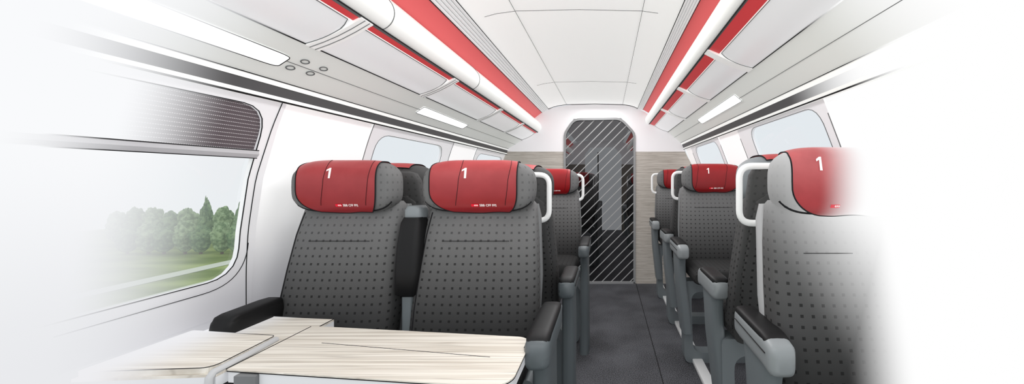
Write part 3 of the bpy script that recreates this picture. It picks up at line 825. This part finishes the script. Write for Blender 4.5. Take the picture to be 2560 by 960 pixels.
TB(Geo().tube([(x, y, ZT) for x, y in ((-1.037, .98), (-1.037, 1.26))], .0012, 5)).build('seam', MAT['ink_t'], tb)
flap = rounded([(-1.38, .935), (-1.052, .957), (-1.062, 1.152), (-1.37, 1.19)], [.01, .03, .012, .01], 5)
fp = TB(Geo().prism(flap, ZT, ZT + .016)).build('folded_flap', MAT['wood_table'], tb, False)
TB(Geo().tube([(x, y, ZT + .016) for x, y in flap], .0011, 5, True)).build('seam', MAT['ink_t'], fp)
TB(Geo().tube([(-1.046, .945, ZT - .03), (-1.046, .947, ZT - .006), (-1.046, .955, ZT + .003), (-1.048, 1.05, ZT + .004), (-1.058, 1.15, ZT + .004)], .0095, 10)).build('hinge_bar', MAT['hinge'], tb)
TB(Geo().tube([(-.95, 1.005, ZT), (-.6, .985, ZT + .0), (-.36, 1.045, ZT)][:0] + [(-.90, 1.135, ZT), (-.34, 1.045, ZT)], .0010, 4)).build('seam', MAT['ink_t'], tb)
TB(Geo().box(-.995, -.937, .957, 1.05, 0, ZT - .007, .003)).build('table_leg', MAT['shell'], tb)

# ------------------------------------------------------------------ next carriage beyond the smoked door
Y2, Y3 = YE + .25, 8.6
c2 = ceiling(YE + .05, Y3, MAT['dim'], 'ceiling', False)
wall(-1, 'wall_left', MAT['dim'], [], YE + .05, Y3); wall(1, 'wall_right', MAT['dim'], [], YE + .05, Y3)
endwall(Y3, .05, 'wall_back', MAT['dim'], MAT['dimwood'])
rack(-1, Y2, Y3, (5.5, 6.4, 7.3), 'left luggage rack of the next carriage, seen through the striped door', [], [], (), 'luggage racks beyond the door', False)
rack(1, Y2, Y3, (5.5, 6.4, 7.3), 'right luggage rack of the next carriage, seen through the striped door', [], [], (), 'luggage racks beyond the door', False)
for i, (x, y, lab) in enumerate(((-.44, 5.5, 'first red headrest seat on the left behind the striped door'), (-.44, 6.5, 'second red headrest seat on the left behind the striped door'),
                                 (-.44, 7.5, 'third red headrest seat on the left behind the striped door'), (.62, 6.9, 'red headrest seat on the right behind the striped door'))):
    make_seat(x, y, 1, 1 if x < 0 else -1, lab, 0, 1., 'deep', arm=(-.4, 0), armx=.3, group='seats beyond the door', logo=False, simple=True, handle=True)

# ------------------------------------------------------------------ outside the near window
md = Geo().add([(-75, -30, -6.3), (-4, -30, -6.3), (-4, 90, -6.3), (-75, 90, -6.3)], [(0, 1, 2, 3)]).build('ground', MAT['meadow'], None, False); tag(md, kind='structure')
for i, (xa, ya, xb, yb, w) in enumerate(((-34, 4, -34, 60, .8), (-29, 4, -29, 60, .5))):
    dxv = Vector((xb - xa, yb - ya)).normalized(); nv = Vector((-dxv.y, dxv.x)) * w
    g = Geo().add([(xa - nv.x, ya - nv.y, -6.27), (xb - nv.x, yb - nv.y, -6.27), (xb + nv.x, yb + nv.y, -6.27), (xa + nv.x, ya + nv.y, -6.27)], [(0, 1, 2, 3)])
    o = g.build('reflection_streak', MAT['streak'], None, False); tag(o, kind='structure')  # pale strips standing for reflection streaks on the window glass
def tree(x, y, h, w, mat, lab, cone):
    root = empty('tree', (x, y, -6.3)); tag(root, lab, 'tree', 'trees outside the near window')
    Geo().tube([(0, 0, 0), (0, 0, h * .4)], .12, 8).build('trunk', MAT['bark'], root)
    bm = bmesh.new(); bmesh.ops.create_icosphere(bm, subdivisions=5, radius=1)
    off = Vector((x * 3.1, y * 1.7, h * 5))
    for v in bm.verts:
        c = v.co.copy(); q = noise.fractal(c * 2.2 + off, 1.0, 2.1, 5)
        k = 1 + .28 * q; t = (c.z + 1) / 2
        sc = (1.25 - t) if cone else 1.0
        v.co = Vector((c.x * w * k * sc, c.y * w * k * sc, h * .06 + t * h * .94 * (1 + .12 * q)))
    me = bpy.data.meshes.new('crown'); bm.to_mesh(me); bm.free()
    for p in me.polygons: p.use_smooth = True
    link('crown', me, mat, root)
specs = []
for k in range(7): specs.append((318 + 46 * k + (7 if k % 2 else 0), 36, (2.6, 3.0, 2.7, 3.3, 2.8, 3.1, 2.9)[k], .74, 0))
for k in range(8): specs.append((296 + 44 * k, 41.5, (3.5, 4.0, 4.2, 3.7, 4.0, 5.2, 4.1, 4.9)[k], .88, 1 if k in (5, 7) else 0))
kinds = ['bushy green tree', 'tall pointed green tree']
for i, (px, yy, h, w, cone) in enumerate(specs):
    tree((px - VX) * yy / F, yy, h, w, MAT['leaf'] if i % 2 else MAT['leaf2'], ('low bushy green tree in the front row beyond the meadow outside' if i < 7 else kinds[cone] + ' rising behind the front row of trees outside'), cone)

# ------------------------------------------------------------------ light
w = bpy.data.worlds.new('World'); S.world = w; w.use_nodes = True
bg = w.node_tree.nodes['Background']; bg.inputs[0].default_value = (.90, .935, .96, 1); bg.inputs[1].default_value = .95
def area(name, loc, sx, sy, e, rot=(0, 0, 0)):
    l = bpy.data.lights.new(name, 'AREA'); l.shape = 'RECTANGLE'; l.size = sx; l.size_y = sy; l.energy = e
    o = bpy.data.objects.new(name, l); COL.objects.link(o); o.location = loc; o.rotation_euler = rot; return o
area('ceiling_light', (-.1, 2.6, 2.16), .5, 3.4, 26)
area('front_fill', (-.1, .0, 1.75), 1.6, .5, 4.5, (math.radians(70), 0, 0))  # added front fill at the viewpoint, not a carriage lamp
area('next_cabin_fill', (-.1, 6.6, 2.16), .5, 3.4, 20)  # added fill to brighten what shows through the door

cam = bpy.data.cameras.new('camera'); co = bpy.data.objects.new('camera', cam); COL.objects.link(co)
co.location = (0, 0, H); co.rotation_euler = (PI / 2, 0, 0)
cam.sensor_width = 36; cam.lens = 36 * F / 2560; cam.shift_x = -(VX - 1280) / 2560; cam.shift_y = -(480 - VY) / 2560; cam.clip_start = .02; cam.clip_end = 500
S.camera = co
S.view_settings.view_transform = 'Standard'; S.view_settings.look = 'None'; S.view_settings.exposure = 0; S.view_settings.gamma = 1
S.cycles.max_bounces = 6; S.cycles.diffuse_bounces = 3; S.cycles.transparent_max_bounces = 12; S.cycles.use_denoising = True
